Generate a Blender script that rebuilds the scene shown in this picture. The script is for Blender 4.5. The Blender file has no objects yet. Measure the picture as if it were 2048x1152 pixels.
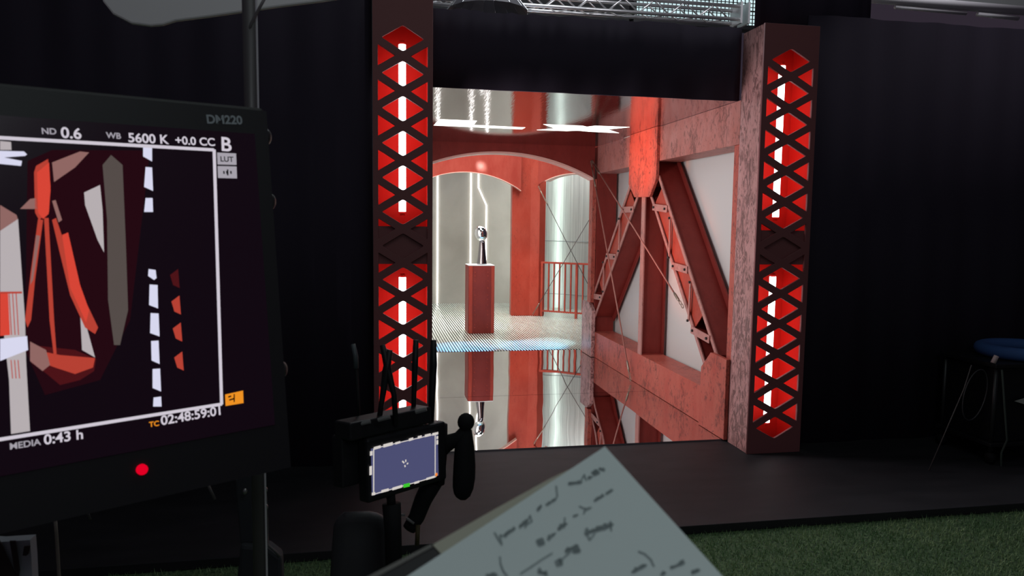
import bpy, bmesh, math, random
from mathutils import Vector, Matrix
random.seed(7)
S = bpy.context.scene
COL = S.collection
PI = math.pi

# ------------------------------------------------------------------ camera
FPX = 1470.0; CAMH = 1.6; YF = 4.63          # focal length in px of a 2048 wide frame, eye height, tower front plane
def _cv(px, py): return Vector((px-1024.0, 576.0-py, -FPX))
_D = _cv(747, 439).normalized(); _X = _cv(8843, 540); _X = (_X - _D*_X.dot(_D)).normalized(); _U = _X.cross(_D)
CAMR = Matrix((_X, _D, _U))
EYE = Vector((0, 0, CAMH))
cd = bpy.data.cameras.new('camera'); cam = bpy.data.objects.new('camera', cd); COL.objects.link(cam)
cam.matrix_world = Matrix.Translation(EYE) @ CAMR.to_4x4()
cd.sensor_width = 36; cd.lens = FPX/2048*36; cd.clip_start = 0.05; cd.clip_end = 100
cd.dof.use_dof = True; cd.dof.focus_distance = 7.0; cd.dof.aperture_fstop = 11.0
S.camera = cam
def ray(px, py): return CAMR @ _cv(px, py)
def at(px, py, depth):                        # a measured point: pixel of the photo at a camera distance
    return EYE + ray(px, py)*(depth/FPX)
def on(px, py, ax, val):                      # the point where a photo ray meets an axis plane
    d = ray(px, py); return EYE + d*((val-EYE[ax])/d[ax])

# ------------------------------------------------------------------ view, world
S.view_settings.view_transform = 'Standard'; S.view_settings.look = 'None'
S.view_settings.gamma = 1.0; S.view_settings.exposure = 0.0; S.view_settings.use_curve_mapping = False
W = bpy.data.worlds.new('world'); S.world = W; W.use_nodes = True
W.node_tree.nodes['Background'].inputs[0].default_value = (0.55, 0.42, 0.62, 1)
W.node_tree.nodes['Background'].inputs[1].default_value = 0.05

# ------------------------------------------------------------------ stage spots, and added unseen fill lights
def area(name, loc, target, size, power, color=(1, 1, 1), sizey=None, spread=PI):
    l = bpy.data.lights.new(name, 'AREA'); l.energy = power; l.color = color; l.size = size
    if sizey: l.shape = 'RECTANGLE'; l.size_y = sizey
    l.spread = spread
    o = bpy.data.objects.new(name, l); COL.objects.link(o); o.location = loc
    o.rotation_euler = (Vector(target)-Vector(loc)).to_track_quat('-Z', 'Y').to_euler(); return o
def spot(name, loc, target, angle, power, color=(1, 1, 1), blend=.6, r=.05):
    l = bpy.data.lights.new(name, 'SPOT'); l.energy = power; l.color = color; l.spot_size = math.radians(angle)
    l.spot_blend = blend; l.shadow_soft_size = r
    o = bpy.data.objects.new(name, l); COL.objects.link(o); o.location = loc
    o.rotation_euler = (Vector(target)-Vector(loc)).to_track_quat('-Z', 'Y').to_euler(); return o
area('added_side_fill', (0.42, 6.4, 1.25), (2.6, 6.6, 1.25), 2.4, 27, (1, .93, .9), 1.7)  # added unseen area light that brightens the truss wall from the left
area('added_side_fill_near', (0.45, 5.3, 2.0), (2.6, 4.9, 1.2), .4, 16, (1, .9, .94), .6)  # unseen fill added to lift the near post
area('added_rear_left_fill', (0.45, 9.3, 1.4), (2.4, 12.0, 1.3), 1.2, 19, (1, .9, .84), 2.0)  # added fill hidden at the left, aimed at the column
area('added_rear_top_fill', (1.7, 11.4, 3.35), (1.75, 11.7, 0), 2.2, 46, (1, .98, .91), 1.6, math.radians(120))  # unseen overhead fill put in to light the rear floor and wall
area('added_bay_fill', (3.3, 12.0, 3.3), (3.5, 12.4, 0.6), .8, 40, (.93, 1, .97), .5)  # added overhead fill that brightens the streaked sheet
spot('orange_spot_gusset', (0.6, 6.2, 1.5), (2.55, 6.78, 2.25), 28, 270, (1, .22, .05), 1.0)
spot('orange_spot_diagonals', (0.6, 6.2, 0.9), (2.6, 6.3, 1.25), 36, 90, (1, .22, .1), 1.0)
spot('orange_spot_column', (2.25, 9.3, 2.2), (2.43, 12.1, 0.55), 24, 85, (1, .25, .06), 1.0)
spot('blue_spot_floor_left', (1.15, 9.2, 2.6), (1.12, 9.1, 0), 20, 900, (.04, .38, 1), .5)
spot('blue_spot_floor_mid', (1.9, 9.2, 2.6), (1.98, 9.1, 0), 22, 850, (.05, .45, 1), .5)
spot('white_spot_floor', (2.2, 9.4, 2.8), (2.25, 9.35, 0), 17, 420, (.5, .85, 1), .5)
spot('cyan_spot_floor', (1.5, 9.0, 2.7), (1.5, 9.35, 0), 15, 480, (.45, .9, 1), .5)
area('added_floor_fill', (1.4, 10.9, 3.3), (1.5, 11.2, 0), 1.6, 16, (1, 1, .93), 1.2, math.radians(70))  # extra unseen fill added to whiten the ribbed floor
spot('white_spot_trophy', (1.48, 9.6, 2.7), (1.49, 10.35, 1.2), 22, 110, (.85, .97, 1), .8)
spot('cyan_spot_wall', (1.6, 11.6, 2.6), (2.42, 14.0, 1.8), 22, 75, (.35, .9, 1), 1.0)
area('added_ambient_fill', (0.8, 1.2, 5.2), (1.6, 3.0, 0), 3.0, 19, (.85, 1, .97))  # made-up overhead fill for the dim ambient light on deck and turf
area('added_paper_fill', (0.6, -1.2, 2.9), (0.4, 1.2, .9), .9, 7.5, (.85, 1, 1))  # fill added behind the camera to brighten the note sheet
area('added_pipe_fill', (4.6, 5.6, 5.6), (4.8, 7.2, 4.0), .8, 45, (.95, .93, 1))  # added unseen fill that brightens the overhead pipes
area('added_truss_fill', (1.6, 7.0, 6.2), (1.6, 8.5, 3.2), 2.5, 120, (.9, .95, 1))  # unseen lamp overhead, added to light the aluminium truss

# ------------------------------------------------------------------ materials
MATS = {}
def mat(name, col, rough=.5, metal=0.0, spec=.5, emit=None, es=0.0):
    if name in MATS: return MATS[name]
    m = bpy.data.materials.new(name); m.use_nodes = True; b = m.node_tree.nodes['Principled BSDF']
    b.inputs['Base Color'].default_value = (*col, 1); b.inputs['Roughness'].default_value = rough
    b.inputs['Metallic'].default_value = metal; b.inputs['Specular IOR Level'].default_value = spec
    if emit: b.inputs['Emission Color'].default_value = (*emit, 1); b.inputs['Emission Strength'].default_value = es
    MATS[name] = m; return m
def nd(m, t, **k):
    n = m.node_tree.nodes.new(t)
    for a, v in k.items():
        if a in n.inputs: n.inputs[a].default_value = v
        else: setattr(n, a, v)
    return n
def lk(m, a, b): m.node_tree.links.new(a, b)
def pos(m, scale=(1, 1, 1), rot=(0, 0, 0)):
    g = nd(m, 'ShaderNodeNewGeometry'); mp = nd(m, 'ShaderNodeMapping'); mp.inputs['Scale'].default_value = scale
    mp.inputs['Rotation'].default_value = rot
    lk(m, g.outputs['Position'], mp.inputs['Vector']); return mp.outputs['Vector']
def ramp(m, src, stops):
    r = nd(m, 'ShaderNodeValToRGB'); e = r.color_ramp.elements
    while len(e) < len(stops): e.new(.5)
    for i, (p, c) in enumerate(stops): e[i].position = p; e[i].color = (*c, 1)
    lk(m, src, r.inputs[0]); return r.outputs[0]
def bump(m, src, strength, dist=.01):
    b = nd(m, 'ShaderNodeBump'); b.inputs['Strength'].default_value = strength; b.inputs['Distance'].default_value = dist
    lk(m, src, b.inputs['Height']); lk(m, b.outputs[0], m.node_tree.nodes['Principled BSDF'].inputs['Normal'])
def paint(name, base, dark, pale, rough=.4, wear=.5, scale=(5, 5, 2.2), lo=.56, hi=.64, spec=.3):
    """aged painted steel: broad tone drift plus small worn marks of their own shape"""
    m = mat(name, base, rough, 0, spec); bs = m.node_tree.nodes['Principled BSDF']
    n1 = nd(m, 'ShaderNodeTexNoise', Scale=1.6, Detail=4.0, Roughness=.6); lk(m, pos(m, scale), n1.inputs['Vector'])
    c1 = ramp(m, n1.outputs[0], [(.35, base), (.7, pale)])
    n2 = nd(m, 'ShaderNodeTexNoise', Scale=7.0, Detail=9.0, Roughness=.72, Distortion=1.3); lk(m, pos(m, scale), n2.inputs['Vector'])
    n3 = nd(m, 'ShaderNodeTexNoise', Scale=.9, Detail=2.0); lk(m, pos(m, scale), n3.inputs['Vector'])
    mu = nd(m, 'ShaderNodeMath', operation='MULTIPLY_ADD'); lk(m, n3.outputs[0], mu.inputs[0]); mu.inputs[1].default_value = .35; lk(m, n2.outputs[0], mu.inputs[2])
    f = ramp(m, mu.outputs[0], [(lo+.14, (0, 0, 0)), (hi+.14, (wear,)*3)])
    mx = nd(m, 'ShaderNodeMix', data_type='RGBA'); lk(m, f, mx.inputs[0]); lk(m, c1, mx.inputs[6]); mx.inputs[7].default_value = (*dark, 1)
    lk(m, mx.outputs[2], bs.inputs['Base Color'])
    bump(m, n2.outputs[0], .12, .01)
    return m
RED = paint('red_steel_paint', (.40, .048, .028), (.13, .02, .015), (.46, .072, .045), .42, .35, lo=.58, hi=.70)
REDW = paint('worn_red_paint', (.46, .088, .064), (.15, .042, .036), (.52, .135, .10), .45, .75, (4, 4, 2.0), .555, .63)
POST = paint('weathered_sheen_paint', (.50, .25, .24), (.12, .055, .055), (.58, .33, .32), .34, .8, (4.5, 4.5, 1.7), .52, .60)  # real worn flakes; pale pink-grey base paints in a gloss veil of light
LACE = paint('pale_lacing_paint', (.46, .20, .18), (.16, .06, .05), (.52, .25, .22), .4, .5)  # paler mauve than the web plates
MID = paint('sheen_beam_paint', (.44, .15, .125), (.15, .06, .055), (.50, .22, .195), .45, .75, (4, 4, 2.0), .545, .63)  # greyed base paints in the pale light near the front; wear marks real
DEEP = paint('deep_shaded_red_paint', (.22, .026, .020), (.09, .014, .012), (.26, .035, .028), .5, .25, lo=.6, hi=.7)  # darker copy of the red; shade of recessed side faces put into the colour
GLOSS = paint('glossy_red_paint', (.34, .045, .032), (.16, .02, .015), (.40, .07, .05), .30, .2, lo=.62, hi=.7)
LATT = mat('dark_red_lattice_paint', (.26, .085, .09), .6)
INRED = mat('bright_red_interior', (.66, .014, .008), .7, 0, .15)
BLACK = mat('black_drape', (.045, .036, .055), .95, 0, .1)
DECK = mat('black_deck_paint', (.032, .031, .036), .6, 0, .3)
_n = nd(DECK, 'ShaderNodeTexNoise', Scale=3.0, Detail=6.0); lk(DECK, pos(DECK, (1, 3, 1)), _n.inputs['Vector'])
lk(DECK, ramp(DECK, _n.outputs[0], [(.3, (.019, .019, .023)), (.7, (.030, .029, .034))]), DECK.node_tree.nodes['Principled BSDF'].inputs['Base Color'])
BKP = mat('black_plastic', (.010, .010, .012), .5, 0, .3)
BKR = mat('black_rubber', (.008, .008, .009), .8, 0, .2)
GRM = mat('grey_metal', (.35, .35, .36), .35, .8)
DGM = mat('dark_grey_metal', (.05, .05, .052), .4, .5)
ALU = mat('aluminium', (.62, .62, .63), .35, .85)
WHT = mat('white_panel', (.62, .62, .61), .8)
LIT = lambda n, c, s: mat(n, (0, 0, 0), .8, 0, 0, c, s)
TUBE = LIT('tube_light', (.93, .97, 1), 5)
STRIP = LIT('wall_strip_light', (1, .98, .94), 3.2)
LETT = LIT('ceiling_letter_light', (1, 1, .93), 2.6)
# mirror floor
MIR = mat('mirror_floor', (.74, .72, .74), .012, 1.0)
n = nd(MIR, 'ShaderNodeTexNoise', Scale=1.3, Detail=1.0); lk(MIR, pos(MIR, (1.5, .5, 1)), n.inputs['Vector']); bump(MIR, n.outputs[0], .12, .03)
# mirror ceiling, faintly brushed
CEI = mat('gloss_ceiling', (.50, .46, .50), .06, 1.0)
n = nd(CEI, 'ShaderNodeTexNoise', Scale=9.0, Detail=5.0); lk(CEI, pos(CEI, (6, .8, 1)), n.inputs['Vector']); bump(CEI, n.outputs[0], .05, .01)
# ribbed floor: matte and glossy stripes, the ribs' gleam painted into the colour
RIB = mat('ribbed_floor', (.5, .5, .5), .1)
def _rib(m):
    bs = m.node_tree.nodes['Principled BSDF']
    v = pos(m, (1, 1, 1), (0, 0, math.radians(RIBROT)))
    w = nd(m, 'ShaderNodeTexWave', wave_type='BANDS', wave_profile='SIN', bands_direction='X', Scale=RIBSC, Distortion=0.0); lk(m, v, w.inputs['Vector'])
    c = ramp(m, w.outputs['Fac'], [(.44, (.06, .08, .075)), (.60, (.84, .90, .82))]); lk(m, c, bs.inputs['Base Color'])
    r = ramp(m, w.outputs['Fac'], [(.42, (.06,)*3), (.58, (.40,)*3)]); lk(m, r, bs.inputs['Roughness'])
    me = ramp(m, w.outputs['Fac'], [(.42, (.6,)*3), (.58, (.05,)*3)]); lk(m, me, bs.inputs['Metallic'])
    bump(m, w.outputs['Fac'], .5, .004)
RIBROT = 0; RIBSC = 8.8
_rib(RIB)
# back wall: plaster with cloudy scuffs
BWL = mat('rear_wall_plaster', (.62, .58, .52), .75)
n = nd(BWL, 'ShaderNodeTexNoise', Scale=1.4, Detail=6.0, Distortion=.6); lk(BWL, pos(BWL), n.inputs['Vector'])
lk(BWL, ramp(BWL, n.outputs[0], [(.35, (.41, .385, .34)), (.65, (.49, .465, .415))]), BWL.node_tree.nodes['Principled BSDF'].inputs['Base Color'])
# brushed vertical sheet behind the railing
BRS = mat('brushed_vertical_sheet', (.7, .74, .72), .35, .35)
n = nd(BRS, 'ShaderNodeTexNoise', Scale=14.0, Detail=6.0, Roughness=.7); lk(BRS, pos(BRS, (3.2, 3.2, .03)), n.inputs['Vector'])
lk(BRS, ramp(BRS, n.outputs[0], [(.3, (.42, .45, .44)), (.7, (.86, .9, .87))]), BRS.node_tree.nodes['Principled BSDF'].inputs['Base Color'])
bump(BRS, n.outputs[0], .35, .01)
_o = BRS.node_tree.nodes['Material Output']; _t = nd(BRS, 'ShaderNodeBsdfTranslucent'); _m = nd(BRS, 'ShaderNodeMixShader'); _m.inputs[0].default_value = .45
lk(BRS, ramp(BRS, n.outputs[0], [(.3, (.45, .5, .48)), (.7, (.9, .95, .92))]), _t.inputs[0]); lk(BRS, BRS.node_tree.nodes['Principled BSDF'].outputs[0], _m.inputs[1]); lk(BRS, _t.outputs[0], _m.inputs[2]); lk(BRS, _m.outputs[0], _o.inputs[0])
# turf
TUR = mat('turf', (.05, .10, .04), .9)
n = nd(TUR, 'ShaderNodeTexNoise', Scale=60.0, Detail=5.0); lk(TUR, pos(TUR), n.inputs['Vector'])
lk(TUR, ramp(TUR, n.outputs[0], [(.35, (.03, .06, .03)), (.65, (.13, .22, .10))]), TUR.node_tree.nodes['Principled BSDF'].inputs['Base Color'])
BLA = mat('grass_blade', (.10, .19, .07), .6)
n = nd(BLA, 'ShaderNodeTexNoise', Scale=4.0, Detail=4.0); lk(BLA, pos(BLA), n.inputs['Vector'])
lk(BLA, ramp(BLA, n.outputs[0], [(.3, (.12, .24, .10)), (.7, (.30, .42, .20))]), BLA.node_tree.nodes['Principled BSDF'].inputs['Base Color'])

# ------------------------------------------------------------------ mesh helpers
def obj(name, bm, m, parent=None, smooth=False, bevel=0):
    bmesh.ops.recalc_face_normals(bm, faces=bm.faces)
    me = bpy.data.meshes.new(name)
    o = bpy.data.objects.new(name, me)
    base = Vector((0, 0, 0))
    if parent is not None:
        p = parent
        while p is not None: base += p.location; p = p.parent
    else:                                   # top-level mesh: origin at its base
        xs = [v.co for v in bm.verts]
        if xs:
            base = Vector(((min(c.x for c in xs)+max(c.x for c in xs))/2, (min(c.y for c in xs)+max(c.y for c in xs))/2, min(c.z for c in xs)))
            o.location = base
    for v in bm.verts: v.co -= base
    bm.to_mesh(me); bm.free()
    for mm in (m if isinstance(m, (list, tuple)) else [m]): me.materials.append(mm)
    if smooth: me.polygons.foreach_set('use_smooth', [True]*len(me.polygons))
    COL.objects.link(o); o.parent = parent
    if bevel:
        b = o.modifiers.new('bevel', 'BEVEL'); b.width = bevel; b.segments = 2; b.limit_method = 'ANGLE'
    return o
def thing(name, loc, label, cat, group=None):
    o = bpy.data.objects.new(name, None); o.empty_display_size = .1; COL.objects.link(o); o.location = loc
    return tag(o, label, cat, group)
def tag(o, label, cat, group=None, kind=None):
    o['label'] = label; o['category'] = cat
    if group: o['group'] = group
    if kind: o['kind'] = kind
    return o
def struct(o): o['kind'] = 'structure'; return o
def B(): return bmesh.new()
def hexa(bm, p, mi=0):
    v = [bm.verts.new(q) for q in p]
    for f in ((0, 1, 2, 3), (7, 6, 5, 4), (0, 4, 5, 1), (1, 5, 6, 2), (2, 6, 7, 3), (3, 7, 4, 0)):
        fc = bm.faces.new([v[i] for i in f]); fc.material_index = mi
def box(bm, x0, x1, y0, y1, z0, z1, mi=0):
    hexa(bm, [(x0, y0, z0), (x1, y0, z0), (x1, y1, z0), (x0, y1, z0), (x0, y0, z1), (x1, y0, z1), (x1, y1, z1), (x0, y1, z1)], mi)
def loft(bm, A, Bp, mi=0):
    """solid between two matching outlines"""
    a = [bm.verts.new(p) for p in A]; b = [bm.verts.new(p) for p in Bp]; n = len(a)
    bm.faces.new(a).material_index = mi; bm.faces.new(b[::-1]).material_index = mi
    for i in range(n): bm.faces.new((a[i], b[i], b[(i+1) % n], a[(i+1) % n])).material_index = mi
def prismx(bm, pts, x0, x1, mi=0): loft(bm, [(x0, y, z) for y, z in pts], [(x1, y, z) for y, z in pts], mi)
def prismy(bm, pts, y0, y1, mi=0): loft(bm, [(x, y0, z) for x, z in pts], [(x, y1, z) for x, z in pts], mi)
def prismz(bm, pts, z0, z1, mi=0): loft(bm, [(x, y, z0) for x, y in pts], [(x, y, z1) for x, y in pts], mi)
def tube(bm, pts, r, seg=10, closed=False, mi=0):
    pts = [Vector(p) for p in pts]; n = len(pts); rings = []
    rr = r if isinstance(r, (list, tuple)) else [r]*n
    up = None
    for i, p in enumerate(pts):
        if closed: t = (pts[(i+1) % n]-pts[i-1]).normalized()
        else: t = (pts[min(i+1, n-1)]-pts[max(i-1, 0)]).normalized()
        if up is None: up = t.orthogonal().normalized()
        up = (up-t*up.dot(t)).normalized(); s = t.cross(up)
        rings.append([bm.verts.new(p+(up*math.cos(a*2*PI/seg)+s*math.sin(a*2*PI/seg))*rr[i]) for a in range(seg)])
    m = n if closed else n-1
    for i in range(m):
        A = rings[i]; Bq = rings[(i+1) % n]
        for a in range(seg):
            bm.faces.new((A[a], A[(a+1) % seg], Bq[(a+1) % seg], Bq[a])).material_index = mi
    if not closed: bm.faces.new(rings[0][::-1]).material_index = mi; bm.faces.new(rings[-1]).material_index = mi
def ell(bm, c, r, ax=None, seg=16, rings=10):
    mtx = Matrix.Translation(Vector(c)) @ (ax.to_4x4() if ax else Matrix.Identity(4)) @ Matrix.Diagonal((*r, 1))
    bmesh.ops.create_uvsphere(bm, u_segments=seg, v_segments=rings, radius=1, matrix=mtx)
def bar(bm, a, b, w, x0, x1):                 # flat bar in the y-z plane, x0..x1 deep
    a = Vector(a); b = Vector(b); d = (b-a).normalized(); s = Vector((-d.y, d.x))*w/2
    prismx(bm, [tuple(a+s), tuple(b+s), tuple(b-s), tuple(a-s)], x0, x1)
def carve(name, outer, holes, y0, y1, m, parent, bev=0.0):
    """plate in the x-z plane with real holes"""
    cu = bpy.data.curves.new(name, 'CURVE'); cu.dimensions = '2D'; cu.fill_mode = 'BOTH'
    cu.extrude = (y1-y0)/2-bev; cu.bevel_depth = bev; cu.bevel_resolution = 1
    for poly in [outer]+holes:
        sp = cu.splines.new('POLY'); sp.points.add(len(poly)-1)
        for i, (x, z) in enumerate(poly): sp.points[i].co = (x, z, 0, 1)
        sp.use_cyclic_u = True
    t = bpy.data.objects.new(name+'_t', cu); COL.objects.link(t)
    me = bpy.data.meshes.new_from_object(t.evaluated_get(bpy.context.evaluated_depsgraph_get()))
    bpy.data.objects.remove(t); bpy.data.curves.remove(cu)
    bm = B(); bm.from_mesh(me); bpy.data.meshes.remove(me)
    for v in bm.verts: v.co = Vector((v.co.x, (y0+y1)/2-v.co.z, v.co.y))
    return obj(name, bm, m, parent)
def rounded(poly, r):
    out = []; n = len(poly)
    for i in range(n):
        p = Vector(poly[i]); a = (Vector(poly[i-1])-p).normalized(); b = (Vector(poly[(i+1) % n])-p).normalized()
        for t in (0, .5, 1):
            q0 = p+a*r; q1 = p+b*r
            out.append(tuple(q0*(1-t)**2+p*2*t*(1-t)+q1*t*t))
    return out
def textmesh(name, s, a, b, nrm, m, parent, bold=0.0, lift=.0008):
    """flat lettering from point a to point b, facing nrm"""
    cu = bpy.data.curves.new(name, 'FONT'); cu.body = s; cu.offset = bold
    t = bpy.data.objects.new(name+'_t', cu); COL.objects.link(t)
    me = bpy.data.meshes.new_from_object(t.evaluated_get(bpy.context.evaluated_depsgraph_get()))
    bpy.data.objects.remove(t); bpy.data.curves.remove(cu)
    bm = B(); bm.from_mesh(me); bpy.data.meshes.remove(me)
    x0 = min(v.co.x for v in bm.verts); x1 = max(v.co.x for v in bm.verts)
    a = Vector(a); b = Vector(b); x = (b-a).normalized(); z = Vector(nrm).normalized(); y = z.cross(x); k = (b-a).length/(x1-x0)
    for v in bm.verts: v.co = a+x*(v.co.x-x0)*k+y*v.co.y*k+z*lift
    return obj(name, bm, m, parent)

# ================================================================== THE HALL
bm = B(); box(bm, -6, 9, -2, 18, -.10, -.05); struct(obj('floor', bm, TUR))
bm = B(); box(bm, -3.5, 6.5, 3.535, 15, -.048, -.002); tag(obj('stage_deck', bm, DECK, bevel=.003), 'low black painted stage deck the whole red set stands on', 'stage deck')
bm = B(); box(bm, -6, 9, 18, 18.1, -.1, 8); struct(obj('wall_back', bm, mat('hall_wall', (.16, .17, .18), .8)))
bm = B(); box(bm, -6, 9, -2, 18, 8, 8.1); struct(obj('ceiling', bm, mat('hall_ceiling', (.12, .12, .13), .9)))
def drape(name, x0, x1, y, z0, z1, label, amp=.012, ragged=0):
    bm = B(); n = int((x1-x0)/.045); A = []; Bk = []
    for i in range(n+1):
        x = x0+(x1-x0)*i/n; yy = y+amp*math.sin(x*9)+amp*.6*math.sin(x*23+1)
        zt = z1+(random.uniform(-1, 1)*ragged)
        A.append((bm.verts.new((x, yy, z0)), bm.verts.new((x, yy, zt)))); Bk.append((bm.verts.new((x, yy+.02, z0)), bm.verts.new((x, yy+.02, zt))))
    for i in range(n):
        bm.faces.new((A[i][0], A[i+1][0], A[i+1][1], A[i][1])); bm.faces.new((Bk[i][0], Bk[i][1], Bk[i+1][1], Bk[i+1][0]))
        bm.faces.new((A[i][1], A[i+1][1], Bk[i+1][1], Bk[i][1])); bm.faces.new((A[i][0], Bk[i][0], Bk[i+1][0], A[i+1][0]))
    for q in (0, n): bm.faces.new((A[q][0], A[q][1], Bk[q][1], Bk[q][0]))
    return tag(obj(name, bm, BLACK, smooth=True), label, 'drape')
drape('black_drape', -3.6, -.004, 4.80, 0, 3.35, 'tall black drape left of the left lattice tower')
drape('black_drape', 3.0, 5.6, 4.80, 0, 3.06, 'tall black drape right of the right lattice tower')
drape('header_drape', .362, 2.558, 4.94, 2.472, 2.975, 'wide black header drape over the set opening between the towers', .006, .008)
drape('black_drape', 2.66, 3.6, 4.96, 2.93, 3.6, 'black cloth bunched above the top of the right tower', .02, .02)

# turf blades where the photo shows turf: one uncountable mass
bm = B()
for i in range(52000):
    x = random.uniform(-1.2, 3.9); y = random.uniform(2.2, 3.52)
    if y < 2.2+0.0: continue
    h = random.uniform(.012, .03); a = random.uniform(0, 2*PI); w = .0022
    dx, dy = math.cos(a)*w, math.sin(a)*w; lx, ly = random.uniform(-.014, .014), random.uniform(-.014, .014)
    v = [bm.verts.new(p) for p in ((x-dx, y-dy, -.05), (x+dx, y+dy, -.05), (x+lx, y+ly, -.05+h))]
    bm.faces.new(v)
me = bpy.data.meshes.new('turf_grass'); bm.to_mesh(me); bm.free(); me.materials.append(BLA)
o = bpy.data.objects.new('turf_grass', me); COL.objects.link(o)
tag(o, 'short green artificial turf in front of the black stage deck', 'turf', kind='stuff')

# ================================================================== LATTICE TOWERS
PZ = .2097; Z0 = 2.697
def lattice_tower(x0, x1, top, label, matside):
    cx = (x0+x1)/2; w = (x1-x0); t = thing('lattice_tower', (cx, YF+.14, 0), label, 'tower', 'lattice light towers flanking the set')
    k = w/.36; holes = []
    for i in range(13):
        z = Z0-PZ*i; a = .132*k; h = .080
        holes.append(rounded([(cx-a, z), (cx, z-h), (cx+a, z), (cx, z+h)], .012))
        if i < 12:
            zz = z-PZ/2
            for s in (-1, 1):
                e = cx+s*(.152*k); p = e-s*.108*k
                q = [(e, zz-.066), (e, zz+.066), (p, zz)]
                holes.append(rounded(q, .005))
    for s in (-1, 1):
        e = cx+s*(.152*k)
        zz = Z0-PZ*12.5
        if zz > .1: holes.append(rounded([(e, zz-.03), (e, zz+.066), (e-s*.108*k, zz)], .005))
    carve('lattice_face', [(x0, 0), (x1, 0), (x1, top), (x0, top)], holes, YF-.012, YF+.008, LATT, t, .002)
    bm = B(); box(bm, x0+.02, x1-.02, YF+.262, YF+.28, .0, top); obj('back_panel', bm, INRED, t)
    for s, mm in ((-1, matside), (1, RED)):
        bm = B()
        if s < 0: box(bm, x0, x0+.018, YF+.008, YF+.28, 0, top)
        else: box(bm, x1-.018, x1, YF+.008, YF+.28, 0, top)
        obj('side_panel', bm, mm if (s < 0) else RED, t)
    for s in (-1, 1):                          # red inner liners lit by the tubes
        bm = B(); xx = cx+s*(w/2-.0205); box(bm, xx-.002, xx+.002, YF+.009, YF+.26, .01, top-.01); obj('liner', bm, INRED, t)
    bm = B(); box(bm, x0+.02, x1-.02, YF+.010, YF+.016, 1.325, 1.56); obj('middle_cover', bm, LATT, t)
    bm = B(); box(bm, x0+.018, x1-.018, YF+.008, YF+.262, top-.02, top); obj('top_cap', bm, LATT, t)
    for a, b in ((1.652, 2.683), (.19, 1.235)):
        bm = B(); tube(bm, [(cx, YF+.10, a), (cx, YF+.10, b)], 0.0225, 16); lt = obj('light_tube', bm, TUBE, t, smooth=False)
        lt['label'] = 'glowing white tube lamp'
        for z in (a-.012, b+.012):
            bm = B(); tube(bm, [(cx, YF+.10, z-.012), (cx, YF+.10, z+.012)], .016, 12); obj('end_cap', bm, INRED, lt)
    return t
lattice_tower(.0, .36, 3.12, 'left lattice tower, dark red with glowing tubes, left of the set opening', RED)
lattice_tower(2.56, 2.96, 2.93, 'right lattice tower, dark red with glowing tubes, joining the truss wall', POST)

# ================================================================== SET BOX
bm = B(); box(bm, .36, 2.80, 4.95, 6.498, -.001, .0095); tag(obj('mirror_floor_panel', bm, MIR), 'gloss mirror floor sheet nearest the front edge of the set', 'mirror floor')
bm = B(); box(bm, .36, 2.80, 6.502, 8.80, -.001, .010); tag(obj('mirror_floor_panel', bm, MIR), 'gloss mirror floor sheet touching the ribbed floor', 'mirror floor')
bm = B(); box(bm, .36, 4.6, 8.803, 14.0, -.001, .014); tag(obj('ribbed_floor_panel', bm, RIB), 'diagonally ribbed bright metal floor around the pedestal', 'floor panel')
# ceiling: mirror sheet with the L and X cut through and light showing in them
Lp = [(.552, 6.914), (.565, 6.505), (.897, 6.514), (.905, 6.81), (1.395, 6.86), (1.405, 6.985), (.76, 6.94)]
bm = B(); box(bm, .36, 2.56, 4.95, 8.30, 2.475, 2.50); ce = tag(obj('mirror_ceiling_panel', bm, CEI), 'glossy reflective ceiling sheet over the front of the set', 'ceiling panel')
LET = thing('ceiling_light_letters', (1.45, 6.75, 2.462), 'glowing white letter cut-outs reading L X in the glossy ceiling', 'light sign')
Lp = [(.552, 6.93), (.565, 6.505), (.897, 6.512), (.905, 6.80), (1.40, 6.845), (1.395, 6.985)]
Xp = [(1.509, 6.572), (1.876, 6.578), (1.937, 6.637), (1.99, 6.545), (2.318, 6.548), (2.179, 6.766), (2.371, 7.0), (2.06, 6.975), (1.924, 6.925), (1.84, 6.99), (1.543, 6.995), (1.682, 6.831)]
for nm, P in (('letter_l', Lp), ('letter_x', Xp)):
    bm = B(); prismz(bm, P, 2.4735, 2.4748); obj(nm, bm, LETT, LET)
# white wall planes of the set box
bm = B(); box(bm, .27, .325, 4.95, 8.59, 0, 2.5); tag(obj('side_flat', bm, WHT), 'plain white side flat behind the left lattice tower', 'flat')

# ------------------------------------------------------------------ right truss wall
TW = thing('truss_wall', (2.68, 6.6, 0), 'red weathered bridge truss wall forming the right side of the set', 'truss wall')
XF = 2.56; XB = 2.80
bm = B(); prismx(bm, [(4.915, 2.165), (8.30, 2.165), (8.30, 2.474), (4.915, 2.474)], XF, XB); obj('upper_beam', bm, MID, TW, bevel=.003)
bm = B(); prismx(bm, [(5.0, .012), (8.30, .012), (8.30, .313), (5.0, .313)], XF, XB); obj('lower_beam', bm, REDW, TW, bevel=.003)
bm = B(); prismx(bm, [(4.915, .012), (5.0, .012), (5.0, 2.165), (4.915, 2.165)], XF+.008, XB); obj('near_post_flange', bm, REDW, TW, bevel=.003)
bm = B(); box(bm, XF+.004, XB, 8.30, 8.44, .015, 2.474); obj('far_post', bm, DEEP, TW, bevel=.003)
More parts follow.
